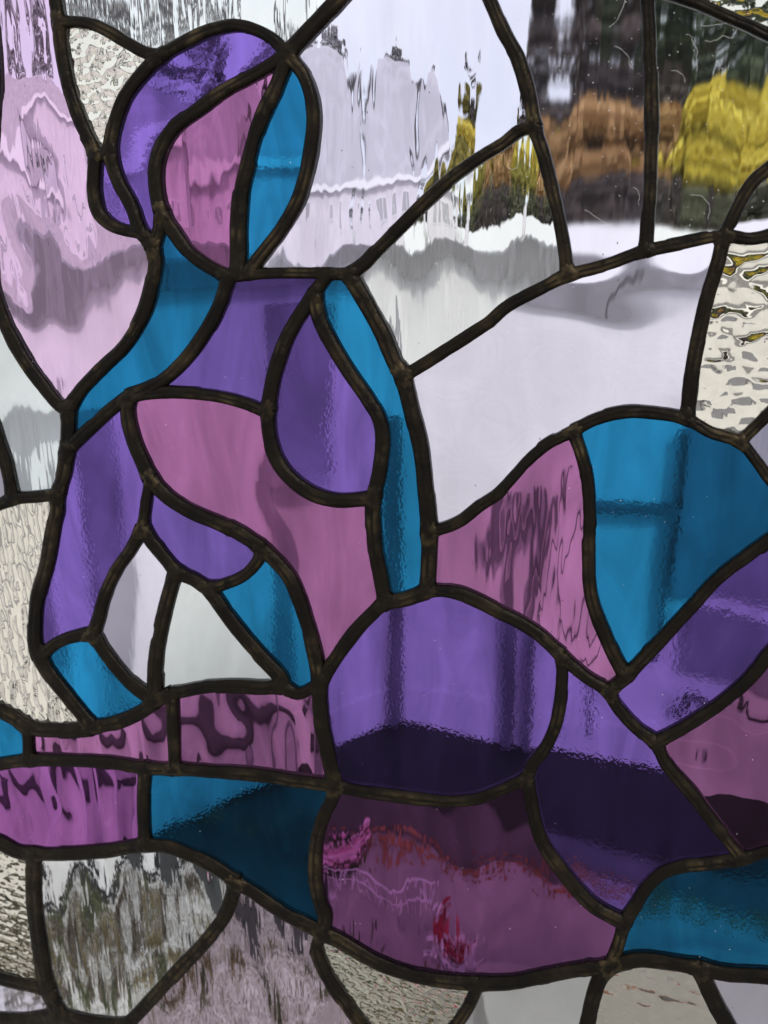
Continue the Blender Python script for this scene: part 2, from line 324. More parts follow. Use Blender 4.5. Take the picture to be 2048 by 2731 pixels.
for i, (X, Y) in enumerate(((120, 2000), (210, 2060), (320, 1990), (260, 2180), (420, 2100), (60, 2080), (-60, 2120), (880, 2190), (160, 2160), (760, 2120))):
    clump('low_plant', X, Y, .055, .06, (M_grn, M_lowo, M_stem)[i % 3], None, PL[i], 'plant', n=260, leaf=.011, seed=20 + i)['group'] = 'low plants in the gravel'
# white wire lattice edging
la = gp(715, 1935); lb = gp(900, 1985)
r = empty('wire_edging', la, 'white wire lattice edging standing in the gravel bed', 'edging')
n = 9
for i in range(n):
    p = la.lerp(lb, i / (n-1)); MB().tube([p, p + Vector((0, 0, .10))], .0022, 6).obj('wire', M_white, r)
for z in (.05, .10): MB().tube([la + Vector((0, 0, z)), lb + Vector((0, 0, z))], .0022, 6).obj('rail', M_white, r)

# traced lead lines of the panel (photo pixels)
JN={'a':(161.6,59.1),'b':(258.2,412.7),'c':(379.7,618.1),'d':(428.3,152.7),'e':(297.5,411.4),'f1':(434.6,567.5),'f2':(410.1,660.3),'g':(184.8,1091.4),'h':(181.4,1201.1),'i':(156.1,1317.1),'j':(110.5,1750.3),'k':(248.9,1937.2),'l':(35.9,1329.8),'m':(611.8,737),'m2':(636.3,732.7),'m3':(663.3,729.8),'n':(348.1,1057.6),'o':(717.5,1095.6),'p':(404.2,1274.9),'q':(701.4,1462.5),'r':(854.6,1819.9),'s':(383.1,1404.3),'t':(248.9,1693.3),'u':(474.7,1522.4),'v':(557,1564.6),'w':(415.6,1868.4),'X':(459.9,1847.3),'x':(756.3,1830.5),'z':(1029.3,1604.7),'top':(768.9,145.6),'Y':(932.2,731.5),'a1':(1145.7,1419.1),'A':(1140.2,1575.2),'BB':(1497.8,1746.1),'CC':(1624.4,1843.1),'DD':(1748.8,1978.1),'EE':(1978.8,2286.3),'FF':(1405,2071.1),'GG':(897.6,2092.2),'HH':(861.8,2484.6),'II':(1277.4,2618.3),'JJ':(1629.9,2569),'LL':(1666.6,2457.2),'MM':(1863.6,2576.1),'NN':(389,2250.4),'OO':(632.9,2349.6),'PP':(92,2274.9),'QQ':(131.6,2638.6),'RR':(166.7,2708.2),'SS':(337.6,2734.8),'TT':(389,2045.7),'UU':(78.9,2024.6),'VV':(469.2,2048.6),'WW':(76.8,1935.9),'b1':(878.6,729.8),'c1':(841.9,779.2),'d1':(998.9,1326.4),'Z':(1075.7,1002.8),'e1':(1516.8,734),'f3':(1721.4,668.8),'g1':(1929.4,629.5),'h1':(1426.1,337.6),'i1':(1724.8,-31.6),'j1':(1831.1,1116.7),'k1':(1529.4,1147.5),'l1':(1972.5,1177),'m1':(1670.8,1800.9)}
STROKES=[
 (36,[(145.6,-80.2),(151.9,0),'a',(168.8,139.2),(192,248.9),(223.6,337.6),'b',(255.3,455.7),(254.4,506.3),(265.8,565.4),(295.4,597),(337.6,613.9),'c']),
 (34,['a',(236.3,63.3),(291.1,84.4),(337.6,113.1),(388.2,141.3),'d']),
 (37,['top',(728.9,105.5),(674,77.2),(632.9,69.6),(569.6,80.2),(497.9,111.8),'d',(379.7,202.5),(335.4,261.6),(312.2,320.7),(300.4,371.3),'e',(304.6,438.8),(322.8,489.5),(358.6,557),'c',(398.7,637.1),'f2',(416.9,700),(411.4,743.3),(392.4,819.2),(365,878.3),(329.1,928.9),(278.5,977.5),(219.4,1038.6),'g']),
 (36,['b','e']),
 (38,['g',(185.7,1135.7),'h',(170.9,1270.7),'i',(155.3,1363.5),(145.6,1402.2),(126.6,1507.7),(102.5,1592.1),(96.2,1663.8),(99.2,1718.6),'j',(130.8,1790.4),(177.2,1849.5),'k']),
 (32,[(-25.3,-80.2),(-19,63.3),(-12.7,168.8),(-11.8,232.1),(-19,316.5),(-25.3,421.9),(-26.2,548.5),(-25.3,658.2),(-14.8,777),(0,821.3),(31.6,895.2),(71.7,966.9),(118.1,1028.1),(162.4,1080.8),'g']),
 (30,[(-80.2,975.4),(-25.3,1101.9),(0,1173.7),(21.1,1249.6),'l']),
 (34,[(-80.2,1359.3),(0,1344.6),'l',(92.8,1323.5),'i']),
 (38,['m',(590.7,806.6),(548.5,886.8),(485.2,971.1),(421.9,1023.9),'n',(295.4,1093.5),(236.3,1148.4),'h']),
 (34,['n',(421.9,1046.2),(506.3,1047.1),(590.7,1056.8),(658.2,1074.5),(700,1091.4),'o']),
 (38,['n',(343.9,1101.9),(360.8,1177.9),(384,1232.7),'p',(447.3,1321.3),(506.3,1359.3),(590.7,1395.9),(654,1429.6),'q',(737.3,1492.9),(775.3,1541.4),(804.8,1608.9),(828,1684.9),(846.2,1760.8),'r']),
 (28,['p',(393.2,1325.6),(387.3,1368.4),'s']),
 (36,['s',(354.4,1461.3),(310.1,1524.6),(278.5,1596.3),(262.4,1655.4),'t']),
 (34,['s',(409.3,1446.5),(443,1486.6),'u',(519,1543.5),'v',(611.8,1552),(658.2,1528.8),(692,1490.8),'q']),
 (38,['u',(467.5,1541.4),(445.1,1621.6),(426.2,1706),(417.7,1781.9),'w']),
 (38,['v',(611.8,1642.7),(662.4,1706),(700,1748.2),(749.9,1803),'x']),
 (34,['X',(548.5,1830.5),(632.9,1827.5),(700,1830.5),'x',(796.4,1847.3),'r']),
 (40,['r',(893.4,1758.7),(944,1689.1),(988.3,1640.6),'z',(1079.1,1596.3),'A']),
 (34,['A',(1167.7,1572.2),(1222.5,1580.3),(1285.8,1606.8),(1340.7,1636.4),(1374.2,1651.1),(1432.4,1687),'BB',(1559,1798.8),'CC',(1645.5,1879),(1698.2,1938.1),'DD',(1774.2,2030.9),(1837.5,2106.9),(1900.7,2187.1),(1947.2,2246.2),'EE']),
 (34,['BB',(1499.9,1781.9),(1496.5,1845.2),(1483.9,1921.2),(1453.5,1992.9),(1419.7,2035.1),'FF',(1374.2,2085.9),(1347.8,2098.5),(1315.3,2111.2),(1264.7,2128),(1201.4,2132.3),(1095.9,2123),(1011.6,2111.2),(944,2102.7),'GG']),
 (42,['r',(854.6,1866.3),(859.7,1929.6),(876.5,2005.6),'GG']),
 (38,['GG',(887.1,2125.9),(863.9,2178.7),(846.2,2242),(841.5,2326.4),(850.4,2389.6),(866,2440.3),'HH']),
 (38,['HH',(910.3,2507.8),(969.4,2543.7),(1041.1,2575.3),(1138.1,2604),'II',(1374,2615.4),(1432.4,2602.7),(1516.8,2585.9),(1584.3,2575.3),'JJ']),
 (40,['JJ',(1706.6,2555),(1791,2563.5),'MM',(1938.7,2591.3),(2048,2598.5),(2128.6,2602.7)]),
 (44,['JJ',(1601.2,2604.8),(1582.2,2659.7),(1565.3,2731),(1546.3,2832.7)]),
 (44,['MM',(1902.9,2663.9),(1940.8,2731),(1980.9,2832.7)]),
 (36,['II',(1247.8,2685),(1216.2,2731),(1150.8,2832.7)]),
 (34,['HH',(844.9,2524.7),(868.1,2588),(914.5,2659.7),(965.1,2731),(1032.6,2832.7)]),
 (36,['NN',(447.3,2254.6),(506.3,2275.7),(569.6,2307.4),'OO',(673.8,2373.6),(758.4,2429.7),'HH']),
 (36,[(-80.2,2220.9),(0,2244.1),(46.4,2268.1),'PP',(189.9,2275.7),(295.4,2267.3),'NN']),
 (40,['PP',(94.9,2402.3),(109.7,2516.2),'QQ','RR']),
 (30,[(-80.2,2579.5),(0,2604.8),(63.3,2621.7),'QQ']),
 (64,[(-80.2,2723),(0,2727.2),(84.4,2727.2),'RR']),
 (40,['RR',(253.2,2727.2),'SS']),
 (38,['OO',(603.4,2436.1),(548.5,2507.8),(481,2579.5),(400.8,2668.1),'SS',(270,2832.7)]),
 (34,['NN',(384.8,2157.6),'TT']),
 (34,[(-80.2,2047.8),(0,2036.4),'UU',(168.8,2025),(295.4,2030.9),'TT','VV',(590.7,2057),(700,2065.6),(779.5,2078.3),'GG']),
 (30,['UU',(78.9,1984.5),'WW']),
 (32,['VV',(464.1,1950.7),'X']),
 (38,[(-80.2,1864.2),(0,1890.8),(38,1910.6),'WW',(147.7,1944.4),(202.5,1944.4),'k',(316.5,1922),(379.7,1893.8),'w','X']),
 (34,['j',(141.3,1720.8),(181.4,1700.9),'t',(278.5,1731.3),(316.5,1781.9),(358.6,1826.2),'w']),
 (38,['top',(707.8,183.5),(674,202.5),(645.6,217.3),(590.7,248.9),(531.6,293.2),(476.8,333.3),(446.4,369.2),(425.3,417.7),(418.6,472.6),(423.2,527.4),'f1',(468.4,622.4),(502.1,666.7),(544.3,700),(578.1,720.1),'m']),
 (36,['f1',(426.2,616),'f2']),
 (40,['top',(745.7,219.4),(709.9,291.1),(683.5,360.8),(663.3,434.6),(646.4,506.3),(639.2,590.7),(638.4,675.1),'m2']),
 (39,['top',(811.1,198.3),(832.2,253.2),(839.4,320.7),(833.1,392.4),(819.6,464.1),(794.3,540.1),(754.2,611.8),(707.8,670.9),'m3']),
 (43,['top',(842.8,67.5),(906.1,0),(977.8,-80.2)]),
 (34,['m','m2','m3',(700.2,728.5),(737.3,727.3),(800.6,726.4),'b1','Y']),
 (45,['Y',(975.7,802.4),(1020,882.5),(1055.9,966.9),'Z',(1098,1089.3),(1125.5,1207.4),(1136,1312.9),'a1',(1144.5,1507.7),'A']),
 (36,['b1','c1']),
 (38,['c1',(800.6,840.3),(764.7,903.6),(737.3,983.8),(722.5,1051.3),'o',(722.5,1165.2),(745.7,1232.7),(787.9,1283.4),(842.8,1317.1),(906.1,1331.9),'d1']),
 (41,['c1',(851.2,836.1),(880.8,903.6),(931.4,988),(977.8,1055.5),(1011.6,1114.6),(1021.3,1165.2),(1015.8,1241.2),'d1',(1001,1444.4),(1013.7,1520.3),'z']),
 (37,['Z',(1138.1,966.9),(1222.5,912.1),(1306.9,857.2),(1348,821.3),(1432.4,774.9),'e1',(1622.3,704.5),'f3',(1812.1,650.6),'g1',(2002,637.1),(2048,629.5),(2128.6,622.4)]),
 (40,[(1264.7,-80.2),(1306.9,0),(1344.9,88.6),(1379.6,151.9),(1413.4,261.6),'h1',(1453.5,421.9),(1483,540.1),(1506.2,654),'e1']),
 (36,['h1',(1386,350.2),(1348,379.7),(1285.8,417.7),(1214.1,469.2),(1138.1,535),(1074.8,599.2),(1011.6,662.4),(975.7,700),'Y']),
 (40,[(1724.8,-80.2),'i1',(1732.8,126.6),(1737,295.4),(1734.1,464.1),(1727.7,590.7),'f3']),
 (38,['i1',(1833.2,0),(1938.7,44.3),(2048,92.8),(2128.6,130.8)]),
 (36,['g1',(1976.7,531.6),(2014.7,476.8),(2048,449.4),(2128.6,379.7)]),
 (42,['g1',(1913.4,705.3),(1888.1,785.5),(1863.6,891),(1845.9,983.8),'j1']),
 (34,['a1',(1222.5,1391.6),(1285.8,1342.4),(1328,1315),(1374.2,1266.5),(1411.3,1224.3),(1453.5,1188.4),(1495.7,1163.1),'k1',(1584.3,1118.8),(1672.9,1096.9),(1748.8,1101.9),'j1',(1896.5,1150.5),'l1',(2014.7,1224.3),(2048,1268.6),(2128.6,1372)]),
 (34,['l1',(2014.7,1135.7),(2048,1104),(2128.6,1030.2)]),
 (36,['k1',(1556.9,1228.5),(1568.3,1296),(1571.6,1363.5),(1571.6,1486.6),(1574.6,1562.5),(1589.3,1625.8),(1618,1697.6),(1647.6,1760.8),'m1']),
 (38,['CC','m1',(1748.8,1718.6),(1824.8,1637.6),(1909.2,1545.7),(1980.9,1488.7),(2048,1440.2),(2128.6,1385.3)]),
 (36,['DD',(1862.8,1912.7),(1947.2,1851.6),(2006.2,1794.6),(2048,1744),(2128.6,1655.4)]),
 (36,['EE',(2048,2265.2),(2128.6,2246.2)]),
 (38,['EE',(1896.5,2296.8),(1812.1,2307.4),(1763.6,2326.4),(1723.5,2364.3),(1694,2410.7),'LL',(1651.8,2507.8),'JJ']),
 (36,['FF',(1414.7,2123.8),(1426.1,2178.7),(1449.3,2246.2),(1491.5,2309.5),(1542.1,2372.8),(1592.7,2419.2),'LL']),
]

# ---------------------------------------------------------------- panes: seed point (1659 px view), look, tint, relief
CLEAR = (.93, .96, .93); LAV = (.88, .86, .96); PPINK = (.84, .62, .84); PURP = (.25, .145, .56); PINK = (.50, .20, .43)
TEAL = (.020, .27, .53); MAUV = (.33, .13, .33); CREAM = (.93, .90, .76); PURP2 = (.19, .115, .44); TEAL2 = (.015, .21, .43); PINK2 = (.36, .14, .34); MAG = (.38, .13, .40)
PANES = [
 (60, 300, 'large pale pink rippled pane', PPINK, 'wavy', 2.0, 0), (400, 40, 'clear streaky pane above the head', CLEAR, 'streak', 1.2, 0),
 (220, 150, 'pebbled cream pane beside the hair', CREAM, 'pebble', .55, 0), (40, 900, 'clear pale green pane', (.80, .87, .84), 'streak', 1, 0),
 (-5, 1055, 'lavender sliver of glass', LAV, 'calm', 1, 0), (350, 200, 'purple hair pane', PURP, 'smooth', 6, 0), (240, 430, 'small purple hair bun pane', PURP, 'smooth', 1.5, 0),
 (450, 350, 'pink face pane', PINK, 'wavy', 1.2, 0), (600, 380, 'teal side of the face', TEAL, 'smooth', 5, 0), (400, 650, 'teal neck pane', TEAL2, 'smooth', .5, 0),
 (480, 750, 'purple chest pane', PURP2, 'smooth', .6, 0), (720, 930, 'purple drop shaped breast pane', PURP, 'smooth', 2.4, 0), (770, 700, 'long narrow teal arm pane', TEAL, 'smooth', 1.2, 0),
 (450, 950, 'pink torso pane', (.44, .17, .38), 'swell', .5, 0), (200, 1100, 'purple upper arm pane', PURP, 'smooth', 1.2, 0), (400, 1150, 'purple waist pane', PURP2, 'smooth', .5, 0),
 (300, 1300, 'lavender pane under the arm', LAV, 'calm', 1, 0), (450, 1400, 'clear greenish pane under the waist', (.86, .92, .88), 'calm', 1, 0), (590, 1330, 'teal leg pane', TEAL, 'smooth', 1.2, 0),
 (190, 1470, 'teal hand pane', TEAL, 'smooth', 2.2, 0), (30, 1300, 'pressed ripple cream pane', CREAM, 'brick', 1, 0), (900, 1450, 'purple round knee pane', PURP, 'smooth', 1, 0),
 (1150, 1180, 'pink thigh pane', PINK, 'wavy', 1, 0), (1400, 1150, 'teal hip pane', TEAL, 'smooth', 1, 0), (1250, 1650, 'dark purple calf pane', PURP, 'smooth', 1.6, 0),
 (1500, 1400, 'purple pane with blurred dark patches', PURP, 'smooth', 2.2, 0), (1580, 1640, 'pink pane at the right edge', (.30, .12, .27), 'zigzag', 1.3, 0), (1100, 900, 'broad lavender curved pane', LAV, 'swell', 1, 0),
 (850, 350, 'large lavender pane open to the sky', LAV, 'wavy', 1.35, 0), (1000, 500, 'clear streaky pane', CLEAR, 'streak', 1.8, 0), (1300, 300, 'lavender pane in front of the orange trees', LAV, 'soft', .9, .08),
 (1540, 350, 'clear pane in front of the yellow tree', CLEAR, 'soft', .9, .07), (1645, 5, 'pebbled pane in the top corner', CREAM, 'pebble', .6, 0), (1640, 460, 'small lavender pane', LAV, 'calm', 2, 0),
 (1600, 700, 'pebbled cream pane with large pebbles', CREAM, 'pebble', .9, 1.15), (1650, 960, 'lavender corner pane', LAV, 'streak', 1, 0), (20, 1590, 'small teal pane', TEAL, 'smooth', 2, 0),
 (200, 1600, 'narrow pink pane', PINK, 'zigzag', 1.2, 0), (550, 1580, 'pink pane with dark zigzags', PINK, 'zigzag', 1.2, 0), (150, 1730, 'magenta pane', MAG, 'zigzag', 1.0, 0), (480, 1750, 'teal foot pane', TEAL, 'smooth', 1.4, 0),
 (950, 1850, 'large mauve pane with an orange glow', MAUV, 'wavy', .45, 0), (1520, 1960, 'teal pane with a dark band', TEAL, 'smooth', 2, 0), (20, 1930, 'pebbled grey pane', CREAM, 'dimple', .7, 0),
 (250, 2000, 'clear rippled pane', CLEAR, 'streak', 1.5, 0), (560, 2080, 'pale mauve rippled pane', (.62, .52, .58), 'streak', 1.5, 0), (850, 2120, 'pebbled grey green pane', (.80, .80, .66), 'dimple', .6, 0),
 (1180, 2150, 'smooth grey pane', CLEAR, 'calm', 1, 0), (1400, 2150, 'pale beige dimpled pane', (.86, .84, .72), 'dimple', 1.0, 0), (1620, 2150, 'smooth lavender pane', LAV, 'calm', 1, 0),
 (50, 2130, 'lavender strip of glass', LAV, 'calm', 1, 0), (130, 2208, 'dark glass at the rim', LAV, 'calm', 1, 0),
]

# ================================================================ the leaded window
def glass(name, tint, kind, seed, amp=1.0, rough=0.0, dens=0.0):
    """transmissive coloured glass; kind sets the relief of the sheet (real refraction through it)"""
    m = bpy.data.materials.new(name); m.use_nodes = True; t = m.node_tree; N = t.nodes.new; L = t.links.new
    t.nodes.remove(t.nodes['Principled BSDF']); out_ = t.nodes['Material Output']
    b = N('ShaderNodeBsdfRefraction'); b.inputs['Color'].default_value = (*[q ** .5 for q in tint], 1); b.inputs['Roughness'].default_value = 0 if kind in ('pebble', 'brick', 'dimple') else rough; b.inputs['IOR'].default_value = 1.5
    gl = N('ShaderNodeBsdfGlossy'); gl.inputs['Roughness'].default_value = .05; ms = N('ShaderNodeMixShader'); ms.inputs[0].default_value = .006
    L(b.outputs[0], ms.inputs[1]); L(gl.outputs[0], ms.inputs[2]); L(ms.outputs[0], out_.inputs['Surface'])
    c = N('ShaderNodeTexCoord')
    def noise_(sx, sz, det, dist=0.0, rgh=.5, off=0):
        mp = N('ShaderNodeMapping'); mp.inputs['Scale'].default_value = (sx, 1, sz); mp.inputs['Location'].default_value = (seed * 7.31 + off, 0, seed * 3.17 + off)
        n = N('ShaderNodeTexNoise'); n.inputs['Scale'].default_value = 1; n.inputs['Detail'].default_value = det; n.inputs['Distortion'].default_value = dist; n.inputs['Roughness'].default_value = rgh
        L(c.outputs['Object'], mp.inputs['Vector']); L(mp.outputs['Vector'], n.inputs['Vector']); return n.outputs['Fac']
    def mul(a, k):
        q = N('ShaderNodeMath'); q.operation = 'MULTIPLY'; L(a, q.inputs[0]); q.inputs[1].default_value = k; return q.outputs[0]
    def add(a, b_):
        q = N('ShaderNodeMath'); q.operation = 'ADD'; L(a, q.inputs[0]); L(b_, q.inputs[1]); return q.outputs[0]
    if kind == 'wavy':       # reamy sheet: vertical swells that shear what is behind into zigzags
        h = add(mul(noise_(32, 15, 0), 5.2e-3 * amp), mul(noise_(130, 26, 1.0, .3), 3.4e-4 * amp))
    elif kind == 'streak':   # long vertical draw lines
        h = add(mul(noise_(44, 15, 0), 3.2e-3 * amp), mul(noise_(210, 28, 1.5), 2.6e-4 * amp))
    elif kind == 'soft':     # gently drawn sheet
        h = add(mul(noise_(40, 13, 0), 2.6e-3 * amp), mul(noise_(170, 22, 1), 1.3e-4 * amp))
    elif kind == 'zigzag':   # broad combed waves without drips
        h = add(mul(noise_(48, 20, 0), 3.4e-3 * amp), mul(noise_(130, 24, 1), 1.1e-4 * amp))
    elif kind == 'calm':
        h = add(mul(noise_(22, 12, 0), 1.0e-3 * amp), mul(noise_(150, 30, 1), 0.4e-4 * amp))
    elif kind == 'smooth':   # cathedral glass, a fine shiver only
        h = add(mul(noise_(14, 16, 0), 9e-4 * amp), mul(noise_(420, 330, 1.5, .4), 3.2e-5 * (min(amp, 1.8) if amp < 5 else .8)))
    elif kind == 'swell':
        h = add(mul(noise_(20, 24, 0), 5.0e-3 * amp), mul(noise_(120, 30, 1), 6e-5 * amp))
    elif kind in ('pebble', 'brick', 'dimple'):
        mp = N('ShaderNodeMapping'); mp.inputs['Scale'].default_value = (95, 1, 115) if kind != 'brick' else (170, 1, 85); mp.inputs['Location'].default_value = (seed, 0, seed)
        nn = N('ShaderNodeTexNoise'); nn.inputs['Scale'].default_value = 60; nn.inputs['Detail'].default_value = 2
        av = N('ShaderNodeVectorMath'); av.operation = 'MULTIPLY_ADD'; av.inputs[1].default_value = (.5, 0, .5)
        v = N('ShaderNodeTexVoronoi'); v.feature = 'SMOOTH_F1'; v.inputs['Scale'].default_value = 1 / amp; v.inputs['Smoothness'].default_value = .55; v.voronoi_dimensions = '3D'
        L(c.outputs['Object'], mp.inputs['Vector']); L(c.outputs['Object'], nn.inputs['Vector'])
        L(nn.outputs['Color'], av.inputs[0]); L(mp.outputs['Vector'], av.inputs[2]); L(av.outputs[0], v.inputs['Vector'])
        sq = N('ShaderNodeMath'); sq.operation = 'POWER'; L(v.outputs['Distance'], sq.inputs[0]); sq.inputs[1].default_value = 2.0
        h = add(mul(sq.outputs[0], -2.6e-3 * amp * {'pebble': 1, 'brick': 1.0, 'dimple': .6}[kind] * (rough or 1)), mul(noise_(150, 150, 2), 1.0e-4))
    elif kind == 'ripple':   # pressed vertical ripples (left border glass)
        h = add(mul(noise_(150, 85, 0, .5), 2.4e-3 * amp), mul(noise_(400, 160, 1), 1.2e-4))
    if dens:             # uneven pot colour: the tint runs denser in soft wisps
        mr = N('ShaderNodeMapRange'); mr.inputs['From Min'].default_value = .3; mr.inputs['From Max'].default_value = .7; mr.inputs['To Min'].default_value = 1 - dens; mr.inputs['To Max'].default_value = 1 + dens * .5
        L(noise_(30, 9, 3, 1.2, .55, 40), mr.inputs['Value']); vm = N('ShaderNodeVectorMath'); vm.operation = 'SCALE'; vm.inputs[0].default_value = [q ** .5 for q in tint]
        L(mr.outputs['Result'], vm.inputs['Scale']); L(vm.outputs[0], b.inputs['Color'])
    bp = N('ShaderNodeBump'); bp.inputs['Distance'].default_value = 1.0; bp.inputs['Strength'].default_value = 1.0
    L(h, bp.inputs['Height']); L(bp.outputs['Normal'], b.inputs['Normal']); L(bp.outputs['Normal'], gl.inputs['Normal'])
    return m

BACKS = {}
def glass_back(tint):
    if tint not in BACKS:
        m = bpy.data.materials.new('glass plain face'); m.use_nodes = True; t = m.node_tree; t.nodes.remove(t.nodes['Principled BSDF'])
        b = t.nodes.new('ShaderNodeBsdfRefraction'); b.inputs['Color'].default_value = (*[q ** .5 for q in tint], 1); b.inputs['Roughness'].default_value = 0; b.inputs['IOR'].default_value = 1.5
        t.links.new(b.outputs[0], t.nodes['Material Output'].inputs['Surface']); BACKS[tint] = m
    return BACKS[tint]
def lead_mat():
    m = bpy.data.materials.new('dark patinated lead'); m.use_nodes = True; t = m.node_tree; N = t.nodes.new; L = t.links.new
    b = t.nodes['Principled BSDF']; b.inputs['Metallic'].default_value = .5; b.inputs['Specular IOR Level'].default_value = .14; b.inputs['Roughness'].default_value = .42
    c = N('ShaderNodeTexCoord'); n = N('ShaderNodeTexNoise'); n.inputs['Scale'].default_value = 34; n.inputs['Detail'].default_value = 9
    r = N('ShaderNodeValToRGB'); e = r.color_ramp.elements; e[0].position = .35; e[0].color = (.006, .0045, .0032, 1); e[1].position = .85; e[1].color = (.034, .024, .012, 1)
    k = e.new(.58); k.color = (.0095, .007, .0042, 1)
    L(c.outputs['Object'], n.inputs['Vector']); L(n.outputs['Fac'], r.inputs['Fac'])
    at_ = N('ShaderNodeAttribute'); at_.attribute_name = 'wear_glint'; nw = N('ShaderNodeTexNoise'); nw.inputs['Scale'].default_value = 110; nw.inputs['Detail'].default_value = 5; L(c.outputs['Object'], nw.inputs['Vector'])  # bronze highlights painted into the ridge colour, along with worn patina
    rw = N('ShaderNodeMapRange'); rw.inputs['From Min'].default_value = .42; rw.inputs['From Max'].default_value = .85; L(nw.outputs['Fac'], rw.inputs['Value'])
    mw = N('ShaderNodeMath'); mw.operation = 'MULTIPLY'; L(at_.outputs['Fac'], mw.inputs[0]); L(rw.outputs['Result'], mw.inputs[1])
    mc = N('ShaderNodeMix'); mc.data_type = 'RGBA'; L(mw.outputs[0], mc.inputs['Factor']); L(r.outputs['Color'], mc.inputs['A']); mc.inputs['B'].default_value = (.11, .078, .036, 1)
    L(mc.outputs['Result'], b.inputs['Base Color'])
    n2 = N('ShaderNodeTexNoise'); n2.inputs['Scale'].default_value = 420; n2.inputs['Detail'].default_value = 4; L(c.outputs['Object'], n2.inputs['Vector'])
    n3 = N('ShaderNodeTexNoise'); n3.inputs['Scale'].default_value = 110; n3.inputs['Detail'].default_value = 3; L(c.outputs['Object'], n3.inputs['Vector'])
    ad = N('ShaderNodeMath'); ad.operation = 'MULTIPLY_ADD'; ad.inputs[1].default_value = 2.5; L(n3.outputs['Fac'], ad.inputs[0]); L(n2.outputs['Fac'], ad.inputs[2])
    bp = N('ShaderNodeBump'); bp.inputs['Distance'].default_value = .00035; L(ad.outputs[0], bp.inputs['Height']); L(bp.outputs['Normal'], b.inputs['Normal'])
    rr = N('ShaderNodeMapRange'); rr.inputs['To Min'].default_value = .24; rr.inputs['To Max'].default_value = .55; L(n.outputs['Fac'], rr.inputs['Value']); L(rr.outputs['Result'], b.inputs['Roughness'])
    return m
LEAD = lead_mat()

PANEL = empty('stained_glass_panel', (0, 0, 1.2), 'leaded stained glass panel of a reclining figure in purple, pink and teal glass', 'stained glass')
bpy.context.view_layer.update()
PORG = Vector((0, 0, 1.2))

# ---- smooth the strokes, cut them at their junctions
X0, X1, Y0, Y1 = -80, 2128, -80, 2811
def P2(t): return Vector(JN[t]) if isinstance(t, str) else Vector(t)
border = []                                          # junctions on the outer rim
edges = []                                           # (key_a, key_b, width, [points])
nb = 0
for w_, pts in STROKES:
    pts = list(pts)
    for end in (0, -1):
        p = P2(pts[end])
        if not isinstance(pts[end], str) and not (X0 + 12 < p.x < X1 - 12 and Y0 + 12 < p.y < Y1 - 12):
            ds = [abs(p.x - X0), abs(p.x - X1), abs(p.y - Y0), abs(p.y - Y1)]; k = ds.index(min(ds))
            q = [(X0, p.y), (X1, p.y), (p.x, Y0), (p.x, Y1)][k]
            nm = 'rim%d' % nb; nb += 1; JN[nm] = q; border.append((k, nm)); pts[end] = nm
    V = [P2(t) for t in pts]; n = len(V)
    seq = []; cur = [V[0]]; key = pts[0]
    for i in range(n - 1):
        p0 = V[i-1] if i else V[0] * 2 - V[1]; p1 = V[i]; p2 = V[i+1]; p3 = V[i+2] if i + 2 < n else V[i+1] * 2 - V[i]
        # centripetal Catmull-Rom
        t0 = 0; t1 = t0 + max((p1-p0).length, 1) ** .5; t2 = t1 + max((p2-p1).length, 1) ** .5; t3 = t2 + max((p3-p2).length, 1) ** .5
        m = max(2, int((p2 - p1).length / 9))
        for j in range(1, m + 1):
            t = t1 + (t2 - t1) * j / m
            A1 = p0*((t1-t)/(t1-t0)) + p1*((t-t0)/(t1-t0)); A2 = p1*((t2-t)/(t2-t1)) + p2*((t-t1)/(t2-t1)); A3 = p2*((t3-t)/(t3-t2)) + p3*((t-t2)/(t3-t2))
            B1 = A1*((t2-t)/(t2-t0)) + A2*((t-t0)/(t2-t0)); B2 = A2*((t3-t)/(t3-t1)) + A3*((t-t1)/(t3-t1))
            cur.append(B1*((t2-t)/(t2-t1)) + B2*((t-t1)/(t2-t1)))
        cur[-1] = V[i+1]
        if isinstance(pts[i+1], str):
            edges.append((key, pts[i+1], w_ - 1.5, cur)); key = pts[i+1]; cur = [V[i+1]]
# the rim
JN.update(corner0=(X0, Y0), corner1=(X1, Y0), corner2=(X1, Y1), corner3=(X0, Y1))
per = []
for k, nm in border:
    x, y = JN[nm]; per.append(({2: x - X0, 1: 1e5 + y - Y0, 3: 2e5 + X1 - x, 0: 3e5 + Y1 - y}[k], nm))
per += [(-1, 'corner0'), (1e5 - 1, 'corner1'), (2e5 - 1, 'corner2'), (3e5 - 1, 'corner3')]
per.sort()
for i in range(len(per)):
    a, b = per[i][1], per[(i+1) % len(per)][1]
    edges.append((a, b, 60, [Vector(JN[a]), (Vector(JN[a]) + Vector(JN[b])) / 2, Vector(JN[b])]))

# ---- faces of the planar graph = the panes
half = []
for a, b, w_, pl in edges:
    half.append((a, b, pl)); half.append((b, a, pl[::-1]))
out = {}
for i, (a, b, pl) in enumerate(half):
    q = pl[min(2, len(pl)-1)] - pl[0]
    out.setdefault(a, []).append((math.atan2(q.y, q.x), i))
for k in out: out[k].sort()
nxt = {}
for i, (a, b, pl) in enumerate(half):
    lst = [h for _, h in out[b]]; nxt[i] = lst[(lst.index(i ^ 1) - 1) % len(lst)]
seen = set(); faces = []
for i in range(len(half)):
    if i in seen: continue
    loop = []; j = i
    while j not in seen:
        seen.add(j); loop += half[j][2][:-1]; j = nxt[j]
    area = sum(loop[k].x * loop[(k+1) % len(loop)].y - loop[(k+1) % len(loop)].x * loop[k].y for k in range(len(loop))) / 2
    faces.append((area, loop))
faces.sort(key=lambda f: -abs(f[0]))
sgn = -1 if faces[0][0] > 0 else 1                   # the largest loop is the outside, wound the other way
